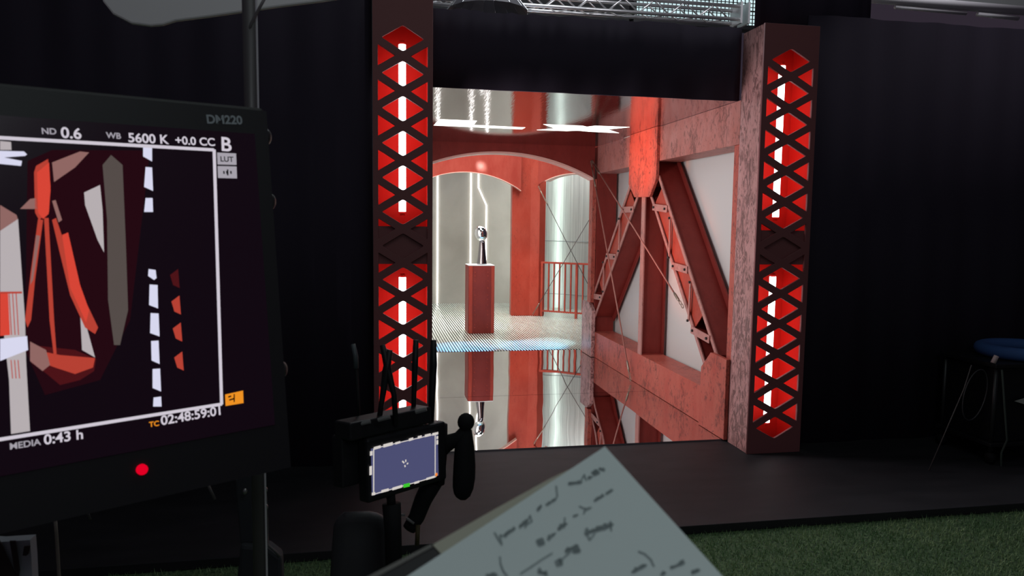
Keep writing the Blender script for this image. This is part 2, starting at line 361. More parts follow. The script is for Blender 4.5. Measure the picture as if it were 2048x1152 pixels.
# vertical strut: front flange, web plate, rear flange
bm = B(); prismx(bm, [(6.74, .313), (6.83, .313), (6.83, 2.165), (6.74, 2.165)], XF, XF+.014); st = obj('strut_flange', bm, LACE, TW, bevel=.002)
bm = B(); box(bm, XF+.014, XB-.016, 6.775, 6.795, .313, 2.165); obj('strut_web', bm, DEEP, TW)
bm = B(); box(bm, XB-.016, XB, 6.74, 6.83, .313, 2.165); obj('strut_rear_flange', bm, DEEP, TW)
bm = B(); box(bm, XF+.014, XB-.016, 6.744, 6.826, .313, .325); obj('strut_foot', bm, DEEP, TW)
def lerp(a, b, t): return (a[0]+(b[0]-a[0])*t, a[1]+(b[1]-a[1])*t)
def diagonal(ra, rb, la, lb, nears, batt, lace):
    """ra-rb and la-lb: the two corner angles; nears: which is the near side"""
    for (a, b) in ((ra, rb), (la, lb)):
        bm = B(); bar(bm, a, b, .036, XF, XF+.010); obj('corner_angle', bm, LACE, TW)
    # side plates (full depth) under the angles
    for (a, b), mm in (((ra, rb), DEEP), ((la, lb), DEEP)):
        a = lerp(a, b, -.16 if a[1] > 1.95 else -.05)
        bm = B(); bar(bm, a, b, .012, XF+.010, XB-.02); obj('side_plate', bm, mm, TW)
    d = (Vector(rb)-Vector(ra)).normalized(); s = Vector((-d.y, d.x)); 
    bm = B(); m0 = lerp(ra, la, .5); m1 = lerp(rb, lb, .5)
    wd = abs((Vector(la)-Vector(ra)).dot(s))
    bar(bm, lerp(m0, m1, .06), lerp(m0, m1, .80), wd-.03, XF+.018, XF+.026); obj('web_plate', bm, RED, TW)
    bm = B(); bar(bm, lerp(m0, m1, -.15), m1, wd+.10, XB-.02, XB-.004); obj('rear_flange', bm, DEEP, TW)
    for a, b in batt:
        bm = B(); bar(bm, a, b, .062, XF-.010, XF); bt = obj('batten_plate', bm, LACE, TW, bevel=.002)
        bm = B()
        for q in (lerp(a, b, .12), lerp(a, b, .88)): tube(bm, [(XF-.022, *q), (XF-.008, *q)], .011, 8)
        obj('bolt', bm, DGM, bt)
    for a, b in lace:
        bm = B(); bar(bm, a, b, .026, XF-.008, XF); bt = obj('lacing_bar', bm, LACE, TW)
        bm = B()
        for q in (a, b): tube(bm, [(XF-.020, *q), (XF-.006, *q)], .011, 8)
        obj('bolt', bm, DGM, bt)
diagonal((6.94, 1.87), (8.27, .50), (7.16, 1.99), (8.46, .62), 0,
         [((7.04, 1.733), (7.375, 1.733)), ((7.545, 1.232), (7.88, 1.225)), ((8.01, .745), (8.375, .725))],
         [((7.46, 1.64), (7.455, 1.30)), ((7.975, 1.15), (7.955, .82))])
diagonal((6.61, 1.87), (5.335, .49), (6.41, 2.02), (5.14, .60), 1,
         [((6.52, 1.748), (6.175, 1.724)), ((6.03, 1.232), (5.705, 1.215)), ((5.595, .735), (5.255, .705))],
         [((6.108, 1.645), (6.10, 1.30)), ((5.64, 1.12), (5.655, .80))])
bm = B(); prismx(bm, [(7.135, 2.474), (7.135, 1.985), (6.96, 1.85), (6.555, 1.842), (6.40, 2.0), (6.40, 2.474)], XF-.030, XF); g = obj('gusset_plate', bm, REDW, TW, bevel=.003)
bm = B(); prismx(bm, [(4.915, .012), (5.345, .012), (5.33, .48), (5.175, .62), (4.915, .612)], XF-.032, XF); obj('gusset_plate', bm, REDW, TW, bevel=.003)
bm = B(); prismx(bm, [(8.25, .015), (8.25, .565), (8.38, .65), (8.66, .65), (8.66, .015)], XF-.045, XF); obj('gusset_plate', bm, POST, TW, bevel=.003)
bm = B(); box(bm, XB+.03, XB+.06, 4.95, 8.6, 0, 2.5); tag(obj('white_backing_flat', bm, WHT), 'plain white flat showing through the openings of the truss wall', 'flat')

# ------------------------------------------------------------------ first arch portal
def arcpts(cx, cz, R, xa, xb, n=28):
    return [(xa+(xb-xa)*i/n, cz+math.sqrt(max(R*R-(xa+(xb-xa)*i/n-cx)**2, 0))) for i in range(n+1)]
PA = thing('arch_portal', (1.45, 8.38, 0), 'first red arch portal, low and wide, across the middle of the set', 'arch')
arc = arcpts(1.42, 2.384-2.34, 2.34, .33, 2.528)
bm = B(); prismy(bm, [(.33, 2.56)]+arc+[(2.528, 2.56)], 8.302, 8.50); obj('arch_panel', bm, DEEP, PA)
lip = [(x, z-.020) for x, z in arc]; bm = B()
prismy(bm, arc+lip[::-1], 8.296, 8.506); obj('arch_soffit', bm, mat('lit_red_edge', (.85, .50, .43), .35), PA)  # pale tone paints in the light caught by the arch edge
bm = B(); box(bm, 2.512, 2.558, 8.306, 8.44, .655, 2.10); obj('portal_leg', bm, REDW, PA)
bm = B(); box(bm, .332, .36, 8.306, 8.44, .015, 2.12); obj('portal_leg', bm, REDW, PA)

# ------------------------------------------------------------------ second arch, column, bay
P2 = thing('inner_arch', (1.48, 12.08, 0), 'second red arch with glossy face framing the pedestal', 'arch')
arc = arcpts(1.48, .79, 1.6, .57, 2.39)
bm = B(); prismy(bm, [(.40, 3.0), (.40, 2.05), (.57, 2.05)]+arc[1:]+[(2.39, 3.0)], 11.96, 12.05); obj('arch_panel', bm, GLOSS, P2)
lip = [(x, z-.010) for x, z in arc]; bm = B(); prismy(bm, arc+lip[::-1], 11.955, 12.055); obj('arch_soffit', bm, MATS['lit_red_edge'], P2)
U = Vector((.8, -.6)); NB = Vector((.6, .8)); Q0 = Vector((2.70, 12.0))
def bayp(s, off=0): q = Q0+U*s+NB*off; return (q.x, q.y)
bm = B(); prismz(bm, [(2.262, 12.06), (2.575, 12.052), bayp(.02, .004), bayp(.06, .16), (2.30, 12.40)], .015, 3.0); cl = tag(obj('red_column', bm, RED, bevel=.006), 'tall red angled column right of the pedestal', 'column')
BA = thing('bay_arch', (3.2, 11.6, 0), 'small red arch over the railing bay beside the column', 'arch')
n = 20; ap = [(s, 2.385-1.16+math.sqrt(1.16**2-(s-.62)**2)) for s in [i*1.24/n for i in range(n+1)]]
outl = [(0.0, 3.0)]+ap+[(1.24, 3.0)]
bm = B(); loft(bm, [(*bayp(s, -.034), z) for s, z in outl], [(*bayp(s, -.004), z) for s, z in outl]); obj('arch_panel', bm, GLOSS, BA)
ap = [q for q in ap if q[0] > .064]; l2 = ap+[(s, z-.012) for s, z in ap[::-1]]
bm = B(); loft(bm, [(*bayp(s, -.036), z) for s, z in l2], [(*bayp(s, .17), z) for s, z in l2]); obj('arch_soffit', bm, MATS['lit_red_edge'], BA)
bm = B(); prismz(bm, [bayp(1.24), bayp(1.40), bayp(1.40, .12), bayp(1.24, .12)], .015, 3.0); obj('bay_leg', bm, RED, BA)
# railing
RL = thing('railing', (*bayp(.6, .03), .014), 'red metal railing with upright bars beside the column', 'railing')
def bbar(bm, s0, s1, z0, z1, o0=.02, o1=.045):
    loft(bm, [(*bayp(s0, o0), z0), (*bayp(s1, o0), z0), (*bayp(s1, o1), z0), (*bayp(s0, o1), z0)], [(*bayp(s0, o0), z1), (*bayp(s1, o0), z1), (*bayp(s1, o1), z1), (*bayp(s0, o1), z1)])
bm = B(); bbar(bm, .05, 1.22, .905, .935, .01, .055); obj('top_rail', bm, RED, RL)
bm = B(); bbar(bm, .05, 1.22, .095, .12, .015, .05); obj('bottom_rail', bm, RED, RL)
for s in (.07, .69, 1.2):
    bm = B(); bbar(bm, s-.018, s+.018, .015, .93, .012, .05); obj('post', bm, RED, RL)
for s in (.19, .285, .385, .485, .588, .80, .90, 1.0, 1.1):
    bm = B(); bbar(bm, s-.010, s+.010, .12, .905); obj('baluster', bm, RED, RL)
# rear walls
bm = B(); box(bm, .35, 3.1, 14.0, 14.1, 0, 3.2); tag(obj('rear_wall_flat', bm, BWL), 'warm grey rear wall flat behind the pedestal', 'flat')
bm = B(); a, b = Vector((2.78, 13.45)), Vector((4.7, 12.05)); dn = Vector((.59, .81))
prismz(bm, [tuple(a), tuple(b), tuple(b+dn*.004), tuple(a+dn*.004)], .0, 3.2); tag(obj('streaked_sheet', bm, BRS), 'pale vertically streaked translucent sheet behind the railing', 'sheet')
bm = B(); box(bm, .30, .345, 8.6, 14.0, 0, 3.2)
tag(obj('side_flat', bm, WHT), 'white side flat at the left of the ribbed floor', 'flat')
bm = B()
def sheetpt(s, off): q = a+(b-a).normalized()*s+dn*off; return q
q = sheetpt(.66, .085); tube(bm, [(q.x, q.y, .02), (q.x, q.y, 3.1)], .03, 12)
tag(obj('vertical_light_tube', bm, LIT('bay_tube', (.92, 1, .96), 24)), 'tall glowing tube shining through the brushed translucent sheet', 'light')
for z, nm in ((1.25, 'upper'), (.28, 'lower')):
    bm = B(); p0 = sheetpt(.05, -.008); p1 = sheetpt(2.2, -.008)
    tube(bm, [(p0.x, p0.y, z), (p1.x, p1.y, z+.0)], .006, 6)
    tag(obj('seam_strip', bm, mat('seam_grey', (.3, .33, .34), .6)), 'thin grey %s seam strip across the streaked sheet' % nm, 'seam strip')
# light strips on the rear wall
def stripobj(pts, label):
    bm = B()
    for (x0, z0), (x1, z1) in zip(pts[:-1], pts[1:]):
        prismy(bm, [(x0-.012, z0), (x0+.012, z0), (x1+.012, z1), (x1-.012, z1)], 13.975, 13.998)
    tag(obj('wall_light_strip', bm, STRIP), label, 'light strip', 'light strips on the rear wall')
stripobj([(1.19, .02), (1.19, 3.1)], 'leftmost straight glowing strip on the rear wall')
stripobj([(1.822, .02), (1.822, 3.1)], 'straight glowing strip on the rear wall just above the left of the pedestal')
stripobj([(2.122, .02), (2.122, 1.90), (1.968, 2.23), (1.968, 3.1)], 'kinked glowing strip on the rear wall beside the trophy')

# ------------------------------------------------------------------ pedestal and trophy
PD = thing('pedestal', (1.487, 10.36, .014), 'rusty red riveted pedestal under the silver trophy', 'pedestal')
bm = B(); box(bm, 1.300, 1.672, 10.185, 10.545, .015, .972); obj('body', bm, DEEP, PD, bevel=.003)
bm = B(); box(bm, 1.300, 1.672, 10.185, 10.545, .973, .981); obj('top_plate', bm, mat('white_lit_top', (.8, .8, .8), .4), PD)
for x0, x1 in ((1.312, 1.36), (1.625, 1.668)):
    bm = B(); box(bm, x0, x1, 10.177, 10.185, .02, .965); obj('edge_strip', bm, RED, PD, bevel=.001)
for cx in (1.395, 1.575):
    for z in (.10, .14, .28, .34, .42, .50, .56, .66, .76, .83, .88):
        bm = B(); ell(bm, (cx, 10.184, z), (.008, .005, .008), seg=8, rings=5); obj('rivet', bm, RED, PD, smooth=True)
TR = thing('trophy', (1.512, 10.34, .982), 'silver ball trophy on a dark flared stand, on top of the red pedestal', 'trophy')
bm = B(); prof = [(.072, 0), (.072, .015), (.065, .06), (.057, .13), (.050, .20), (.044, .27), (.038, .325), (.030, .335)]
rg = []
for r, z in prof:
    rg.append([bm.verts.new((1.512+r*math.cos(PI/6+k*2*PI/24)*(1.0+.0*k), 10.34+r*math.sin(PI/6+k*2*PI/24), .982+z)) for k in range(24)])
for A, Bq in zip(rg[:-1], rg[1:]):
    for k in range(24): bm.faces.new((A[k], A[(k+1) % 24], Bq[(k+1) % 24], Bq[k]))
bm.faces.new(rg[0][::-1]); bm.faces.new(rg[-1])
CH = mat('polished_silver', (.92, .94, .94), .11, 1.0)
obj('stand', bm, mat('dark_polished_metal', (.35, .33, .34), .12, 1.0), TR, smooth=True)
bm = B(); ell(bm, (1.495, 10.34, 1.42), (.090, .086, .112), Matrix.Rotation(math.radians(-14), 3, 'Y'), 32, 20); obj('ball', bm, CH, TR, smooth=True)

# ------------------------------------------------------------------ tension cables
def link_ring(bm, c, d, ln, w, r=.0035):
    c = Vector(c); d = Vector(d).normalized(); s = d.cross(Vector((1, .2, 0))).normalized()
    P = []
    for k in range(16):
        a = k*2*PI/16; P.append(c+d*(math.cos(a)*ln/2)+s*(math.sin(a)*w/2))
    tube(bm, P, r, 6, True)
BRZ = mat('tarnished_steel', (.30, .25, .20), .35, .8)
def cable(p0, p1, label, m, r=.0065, tb0=True, tb1=False, hook0=True, hook1=True):
    p0 = Vector(p0); p1 = Vector(p1); d = (p1-p0).normalized(); L = (p1-p0).length
    t = thing('tension_cable', tuple(p1), label, 'cable', 'bracing cables with hooks')
    a = .0; 
    if hook0:
        bm = B(); link_ring(bm, p0+d*.02, d, .05, .024); link_ring(bm, p0+d*.062, d, .045, .024); obj('hook', bm, BRZ, t, smooth=True); a = .085
    if tb0:
        bm = B(); s = d.orthogonal().normalized()
        for q in (-1, 1): tube(bm, [p0+d*a+s*.004*q, p0+d*(a+.05)+s*.010*q, p0+d*(a+.19)+s*.010*q, p0+d*(a+.24)+s*.004*q], .0045, 6)
        tube(bm, [p0+d*(a+.20), p0+d*(a+.27)], .010, 8)
        obj('turnbuckle', bm, BRZ, t, smooth=True); a += .25
    b = L
    if hook1:
        bm = B(); link_ring(bm, p1-d*.02, d, .05, .026); link_ring(bm, p1-d*.064, d, .05, .026); obj('hook', bm, BRZ, t, smooth=True); b -= .09
    if tb1:
        bm = B(); tube(bm, [p0+d*(b-.13), p0+d*(b-.10), p0+d*(b-.03), p0+d*b], [.007, .012, .012, .007], 8); obj('turnbuckle', bm, BRZ, t, smooth=True); b -= .1
    bm = B(); tube(bm, [p0+d*a, p0+d*b], r, 8); obj('cable', bm, m, t, smooth=True)
    return t
PK = mat('dusty_pink_cable', (.42, .17, .14), .5); GY = mat('grey_cable', (.10, .08, .08), .5)
cable((2.475, 8.285, 2.30), (2.505, 6.85, .035), 'pink tension cable from the portal corner down to the lower beam', PK, .008, True, True)
cable((2.485, 8.285, 2.31), (2.525, 5.70, .905), 'pink tension cable crossing the truss wall to the near diagonal', PK, .007, True, True)
cable((*bayp(.0, -.03), 2.18), (*bayp(.95, -.02), .52), 'dark cable falling from the column top across the railing bay', GY, .006, True, False)
cable((*bayp(1.0, -.05), 1.78), (*bayp(-.05, -.06), .05), 'dark cable rising from the column foot across the railing bay', GY, .006, False, True)

# ================================================================== OVERHEAD RIG
def zoff(px, py, y): return on(px, py, 1, y)
TY = 8.6
def truss(x0, x1, zb, zt, y0, dy, step, label):
    t = thing('aluminium_truss', ((x0+x1)/2, y0+dy/2, zb), label, 'truss')
    for y in (y0, y0+dy):
        for z in (zb, zt):
            bm = B(); tube(bm, [(x0, y, z), (x1, y, z)], .022, 8); obj('chord', bm, ALU, t, smooth=True)
    i = 0; x = x0+.04
    bm = B()
    while x+step < x1:
        for y in (y0, y0+dy):
            tube(bm, [(x, y, zb), (x+step/2, y, zt), (x+step, y, zb)], .010, 6)
        tube(bm, [(x, y0, zb), (x+step/2, y0+dy, zb), (x+step, y0, zb)], .008, 6)
        x += step
    obj('lacing', bm, ALU, t, smooth=True)
    for xx in (x1, x1+.10):
        bm = B(); box(bm, xx-.012, xx+.012, y0-.04, y0+dy+.04, zb-.05, zt+.05); obj('end_plate', bm, ALU, t)
    return t
zb = zoff(1400, 37, TY).z; xr = zoff(1480, 37, TY).x; xl = zoff(1040, 16, TY).x
truss(zoff(745, 0, TY).x, xr, zb+.02, zb+.175, TY, .2, .385, 'silver aluminium box truss above the header drape')
# overhead egg-crate softbox
SB = thing('egg_crate_softbox', tuple(zoff(1395, 40, 10.2)), 'large glowing softbox with black egg-crate grid above the set', 'softbox')
q0 = zoff(1268, 40, 10.2); q1 = zoff(1519, 53, 10.2)
x0, x1, z0 = q0.x, q1.x, q1.z-.02
bm = B(); box(bm, x0, x1, 10.2, 10.25, z0, z0+1.3); obj('diffuser', bm, LIT('softbox_face', (.66, .88, .92), 1.0), SB)
bm = B(); nx = 31
for i in range(nx+1):
    x = x0+(x1-x0)*i/nx; w = .0035 if i % 6 else .006; box(bm, x-w, x+w, 10.175, 10.195, z0, z0+1.3)
z = z0; k = 0
while z < z0+1.3:
    w = .0035 if k % 4 else .009; box(bm, x0, x1, 10.175, 10.195, z-w, z+w); z += .055; k += 1
obj('grid', bm, BKP, SB)
bm = B(); box(bm, x1, x1+.04, 10.1, 10.3, z0-.02, z0+1.3); box(bm, x0-.04, x0, 10.1, 10.3, z0-.02, z0+1.3); box(bm, x0-.04, x1+.04, 10.1, 10.3, z0-.06, z0-.001); obj('frame', bm, BKP, SB)
# black ribbed lantern shade
c = zoff(976, -40, 8.0); UM = thing('umbrella_light_shade', (c.x, c.y, c.z-.35), 'black ribbed umbrella shade hanging over the header at the top', 'light shade')
bm = B(); R0 = .43; rb = zoff(976, 24, 8.0).z; rg = []
for j in range(7):
    f = j/6; r = .05+(R0-.05)*f; z = c.z+(rb-c.z)*(f**1.6)
    rg.append([bm.verts.new((c.x+r*math.cos(k*2*PI/16), c.y+r*math.sin(k*2*PI/16), z)) for k in range(16)])
for A, Bq in zip(rg[:-1], rg[1:]):
    for k in range(16): bm.faces.new((A[k], A[(k+1) % 16], Bq[(k+1) % 16], Bq[k]))
sh = obj('shade', bm, mat('shade_cloth', (.03, .028, .035), .6), UM, smooth=False)
m_ = sh.modifiers.new('s', 'SOLIDIFY'); m_.thickness = .004
bm = B()
for k in range(16):
    a_ = k*2*PI/16
    tube(bm, [(c.x+(.05+(R0-.05)*f)*1.01*math.cos(a_), c.y+(.05+(R0-.05)*f)*1.01*math.sin(a_), c.z+(rb-c.z)*(f**1.6)) for f in (0, .33, .66, 1)], .005, 5)
obj('ribs', bm, GRM, UM)
# hall roof steel glimpsed at the top right
for (pa, pb, r, lab) in (((1640, -12), (2100, 26), .045, 'upper'), ((1790, 14), (1932, 27), .018, 'middle short'), ((1955, 28), (2036, 37), .022, 'lower short')):
    bm = B(); tube(bm, [zoff(*pa, 6.5), zoff(*pb, 6.5)], r, 10)
    tag(obj('overhead_pipe', bm, mat('pale_pipe', (.55, .54, .56), .5), smooth=True), lab+' pale pipe above the right black drape', 'pipe')
bm = B(); p = [zoff(1700, 6, 8), zoff(2150, 42, 8)]
box(bm, p[0].x, p[1].x+1, 8, 8.1, p[1].z+.06, p[1].z+1.4); tag(obj('pale_roof_panel', bm, mat('roof_panel', (.35, .37, .36), .7)), 'pale grey-green panel behind the pipes at the top right', 'panel')

# white bounce sheet top left
BS = [(196, -30), (205, 3), (225, 28), (262, 47), (300, 52), (325, 50), (350, 42), (420, 33), (490, 23), (560, 13), (640, 3), (700, -6), (720, -60), (196, -120)]
bm = B(); loft(bm, [at(x, y, 2.3) for x, y in BS], [at(x, y, 2.3)+Vector((0, .02, 0)) for x, y in BS])
tag(obj('bounce_sheet', bm, mat('bounce_cloth', (.88, .84, .86), .8), bevel=.006), 'white bounce sheet with a rounded corner hanging at the top left', 'reflector')

# ================================================================== LARGE MONITOR (left foreground)
d1 = 1.0; d0 = d1*508/603
PTR = at(428, 300, d1); PBR = at(443, 808, d1); PTL = at(0, 275.5, d0); PBL = at(0, 878, d0)
mu = ((PTL-PTR)+(PBL-PBR)).normalized(); mv = (PBR-PTR); mv = (mv-mu*mv.dot(mu)).normalized(); mn = mu.cross(mv)
if mn.dot(EYE-PTR) < 0: mn = -mn
def uv(px, py):
    r = ray(px, py); t = (PTR-EYE).dot(mn)/r.dot(mn); q = EYE+r*t-PTR; return q.dot(mu), q.dot(mv)
def mp(u, v, off=0): return PTR+mu*u+mv*v+mn*off
def mpx(px, py, off=.001): return mp(*uv(px, py), off)
ur, vt = uv(530, 214); ub, vb = uv(548, 905)
ur = -.078; UL = .60; vb = uv(300, 1000)[1]; VTOP = vt
MN = thing('production_monitor', tuple(mp(.25, vb, -.03)), 'large black production monitor showing the truss wall, left foreground', 'monitor')
def mquad(name, u0, u1, v0, v1, o0, o1, m, par, bev=0):
    bm = B(); loft(bm, [mp(u0, v0, o1), mp(u1, v0, o1), mp(u1, v1, o1), mp(u0, v1, o1)], [mp(u0, v0, o0), mp(u1, v0, o0), mp(u1, v1, o0), mp(u0, v1, o0)]); return obj(name, bm, m, par, bevel=bev)
BEZ = mat('monitor_bezel', (.011, .009, .012), .5)
mquad('housing', ur, UL, vt, vb, -.055, -.004, BEZ, MN, .006)
sb_ = uv(284, 915)[1]
mquad('bezel', ur, UL, uv(430, 212)[1]-.0, vb, -.004, -.002, BEZ, MN)
SCN = mquad('screen', -.058, UL-.03, uv(430, 262)[1], uv(440, 870)[1], -.002, 0, mat('screen_black', (.006, .004, .008), .25, 0, .4, (.012, .004, .010), .35), MN)
WH = LIT('screen_white', (.82, .76, .86), .75); WH2 = LIT('screen_dim_white', (.62, .58, .66), .6); ORG = LIT('screen_orange', (1, .33, .02), .85)
def quadline(bm, a, b, w, off=.0006, mi=0):
    pa = mpx(*a, off); pb = mpx(*b, off); d = (pb-pa).normalized(); s = mn.cross(d)*w/2
    f = bm.faces.new([bm.verts.new(p) for p in (pa-s, pb-s, pb+s, pa+s)]); f.material_index = mi
bm = B(); w_ = .0042
for a_, b_ in (((428, 300), (-240, 262)), ((428, 299), (443, 809)), ((444, 808), (-240, 917))): quadline(bm, a_, b_, w_)
obj('frame_line', bm, WH, SCN)
def mt(s, a_, b_, m=WH, bold=.02): textmesh('display_text', s, mpx(*a_, 0), mpx(*b_, 0), mn, m, SCN, bold)
mt('ND', (84, 268), (113, 269), WH2); mt('0.6', (122, 275), (163, 278)); mt('WB', (212, 276), (242, 278), WH2); mt('5600 K', (257, 284), (338, 288)); mt('+0.0 CC', (351, 288), (430, 292)); mt('B', (443, 301), (463, 303))
mt('MEDIA', (20, 899), (82, 889), WH2); mt('0:43 h', (88, 889), (166, 877)); mt('TC', (298, 854), (318, 851), ORG); mt('02:48:59:01', (322, 850), (441, 829))
def mpoly(bm, pts, mi=0, off=.0003):
    f = bm.faces.new([bm.verts.new(mpx(x, y, off)) for x, y in pts]); f.material_index = mi
bm = B(); mpoly(bm, [(434, 305), (472, 307), (473, 330), (435, 329)]); mpoly(bm, [(435, 332), (473, 333), (474, 357), (436, 356)]); obj('status_badge', bm, WH2, SCN)
mt('LUT', (441, 323), (467, 324), BKP); 
bm = B(); mpoly(bm, [(450, 789), (486, 781), (487, 806), (451, 812)]); obj('status_badge', bm, ORG, SCN)
bm = B(); quadline(bm, (456, 794), (462, 792), .002, .0008); quadline(bm, (458, 800), (468, 797), .002, .0008); quadline(bm, (468, 788), (468, 804), .0016, .0008); obj('badge_mark', bm, BKP, SCN); bm = B()
for p in ((452, 345), (446, 345), (460, 345)): quadline(bm, p, (p[0]+3, p[1]), .004, .0008)
quadline(bm, (455, 339), (455, 351), .002, .0008); obj('badge_mark', bm, BKP, SCN)
textmesh('maker_mark', 'DM220', mp(*uv(415, 246), -.002), mp(*uv(486, 248), -.002), mn, mat('bezel_print', (.34, .37, .40), .6), MN, .03)
bm = B(); c_ = mp(*uv(284, 939), -.002); tube(bm, [c_, c_+mn*.004], .0068, 20); ld = obj('record_light', bm, LIT('record_red', (.85, 0, .02), .9), MN)
for p in ((533, 268), (537, 400), (548, 745)):
    bm = B(); c_ = mp(ur-.004, uv(*p)[1], -.02); ell(bm, c_, (.008, .012, .012)); obj('side_knob', bm, DGM, MN, smooth=True)
# picture on the screen
pm = [LIT('pic_red', (.62, .07, .045), .75), LIT('pic_bright_red', (.90, .08, .05), .75), LIT('pic_pink', (.55, .27, .25), .5), LIT('pic_white', (.62, .56, .58), .75), LIT('pic_tube', (.80, .80, 1), .85), LIT('pic_dark_red', (.16, .015, .02), .45), LIT('pic_brown', (.15, .12, .11), .6), LIT('pic_deep', (.035, .006, .012), .5)]
bm = B(); T_ = .0003
def MP(pts, mi, k=0): mpoly(bm, pts, mi, .0003+k*.00004)
MP([(55, 322), (104, 300), (300, 301), (260, 640), (200, 760), (90, 790), (50, 700)], 7)
MP([(62, 690), (150, 700), (192, 718), (188, 742), (160, 760), (120, 770), (90, 745), (62, 725)], 5, 1)
MP([(70, 700), (120, 710), (190, 716), (186, 735), (150, 748), (110, 735), (66, 718)], 0, 2)
MP([(60, 683), (92, 700), (100, 730), (85, 742), (60, 722)], 2, 3)
MP([(104, 325), (160, 303), (178, 305), (150, 335), (108, 364)], 2, 1)
MP([(68, 345), (72, 332), (96, 318), (101, 372), (98, 424), (78, 440), (70, 425)], 0, 2)
MP([(74, 345), (98, 325), (101, 380), (97, 428), (86, 438), (76, 425)], 1, 3)
MP([(40, 418), (60, 398), (72, 396), (74, 418)], 2, 2)
MP([(88, 436), (97, 436), (108, 640), (113, 708), (107, 708), (99, 640)], 0, 4)
MP([(76, 438), (86, 440), (70, 560), (62, 640), (55, 655), (50, 640), (62, 540)], 0, 4)
MP([(72, 470), (80, 472), (66, 560), (60, 570)], 2, 5)
MP([(104, 440), (112, 436), (140, 520), (165, 590), (196, 655), (190, 668), (170, 655), (140, 590), (118, 500)], 0, 5)
MP([(124, 470), (136, 465), (160, 570), (178, 620), (172, 645), (140, 575)], 1, 6)
MP([(104, 402), (111, 400), (124, 440), (117, 445)], 2, 6)
MP([(168, 385), (200, 370), (205, 420), (208, 505), (195, 480), (170, 410)], 3, 3)
MP([(160, 625), (172, 650), (190, 715), (164, 700)], 3, 3)
MP([(205, 330), (222, 310), (245, 330), (252, 500), (256, 620), (240, 690), (228, 690), (216, 600), (214, 440)], 6, 2)
MP([(0, 410), (33, 430), (36, 440), (0, 470)], 2, 2); MP([(0, 462), (36, 438), (50, 640), (52, 720), (60, 862), (22, 868), (18, 760), (0, 600)], 3, 3)
MP([(0, 585), (16, 585), (20, 670), (0, 672)], 1, 4); MP([(0, 678), (54, 672), (56, 700), (0, 722)], 4, 5)
for x in (22, 29, 36): MP([(x-5, 586), (x-3, 586), (x+2, 670), (x, 670)], 0, 6); MP([(x-1, 720), (x+1, 720), (x+4, 757), (x+2, 757)], 0, 6)
MP([(-60, 584), (44, 583), (44, 587), (-60, 588)], 0, 7)
MP([(0, 282), (22, 284), (23, 300), (0, 300)], 3, 2); MP([(-60, 300), (48, 303), (54, 309), (50, 312), (8, 315), (44, 322), (42, 332), (-60, 322)], 4, 4)
for q in ([(286, 290), (304, 295), (304, 323), (286, 313)], [(291, 334), (304, 335), (306, 382), (288, 374)], [(291, 396), (305, 396), (306, 424), (288, 424)],
          [(297, 538), (311, 540), (313, 556), (308, 560), (296, 552)], [(299, 569), (315, 570), (316, 617), (298, 610)], [(301, 626), (317, 627), (319, 673), (300, 666)],
          [(302, 682), (317, 681), (319, 728), (303, 721)], [(305, 738), (320, 737), (322, 783), (305, 776)], [(307, 795), (322, 793), (323, 813), (306, 813)]): MP(q, 4, 3)
for y in (550, 603, 657, 715): MP([(340+(y-550)*.05, y), (356+(y-550)*.05, y-12), (359+(y-550)*.05, y+26), (346+(y-550)*.05, y+20)], 0 if y > 560 else 5, 3)
obj('picture', bm, pm, SCN)
# stand pole behind the monitor
MS = thing('monitor_stand', tuple(at(503, 1290, 1.25)), 'tall dark grey stand pole behind the large monitor', 'stand')
MS.location = Vector((at(503, 600, 1.25).x, at(503, 600, 1.25).y, -.05))
pc = at(500, 100, 1.25); px_, py_ = pc.x, pc.y
bm = B(); tube(bm, [(px_, py_, 0.42), (px_, py_, 2.6)], .0118, 16); pl = obj('pole', bm, mat('pole_grey', (.11, .10, .105), .45, .3), MS, smooth=True)
bm = B(); tube(bm, [(px_+.0125, py_-.006, 0.62), (px_+.0125, py_-.006, 2.6)], .0018, 6); obj('edge_highlight', bm, mat('bright_edge', (.75, .72, .76), .35, .3), MS)  # bright edge of the pole, a highlight built as a thin pale tube
bm = B(); tube(bm, [(px_, py_, .02), (px_, py_, .55)], .016, 12); obj('lower_tube', bm, DGM, MS, smooth=True)
for k in range(3):
    a_ = .5+k*2*PI/3; bm = B(); tube(bm, [(px_, py_, .42), (px_+.42*math.cos(a_), py_+.42*math.sin(a_), -.04)], .010, 8); obj('leg', bm, DGM, MS, smooth=True)
bm = B(); q = Vector((px_, py_, 1.5)); r_ = mp(.05, .12, -.056); tube(bm, [q, r_], .012, 10); obj('mount_arm', bm, DGM, MS, smooth=True)
bm = B(); tube(bm, [at(534, -12, 1.22), at(520, 14, 1.22), at(503, 46, 1.235), at(497, 64, 1.24)], .0026, 8); tag(obj('loose_cable', bm, mat('cord_grey', (.16, .14, .15), .5), smooth=True), 'thin grey cable looping to the pole at the top left', 'cable')

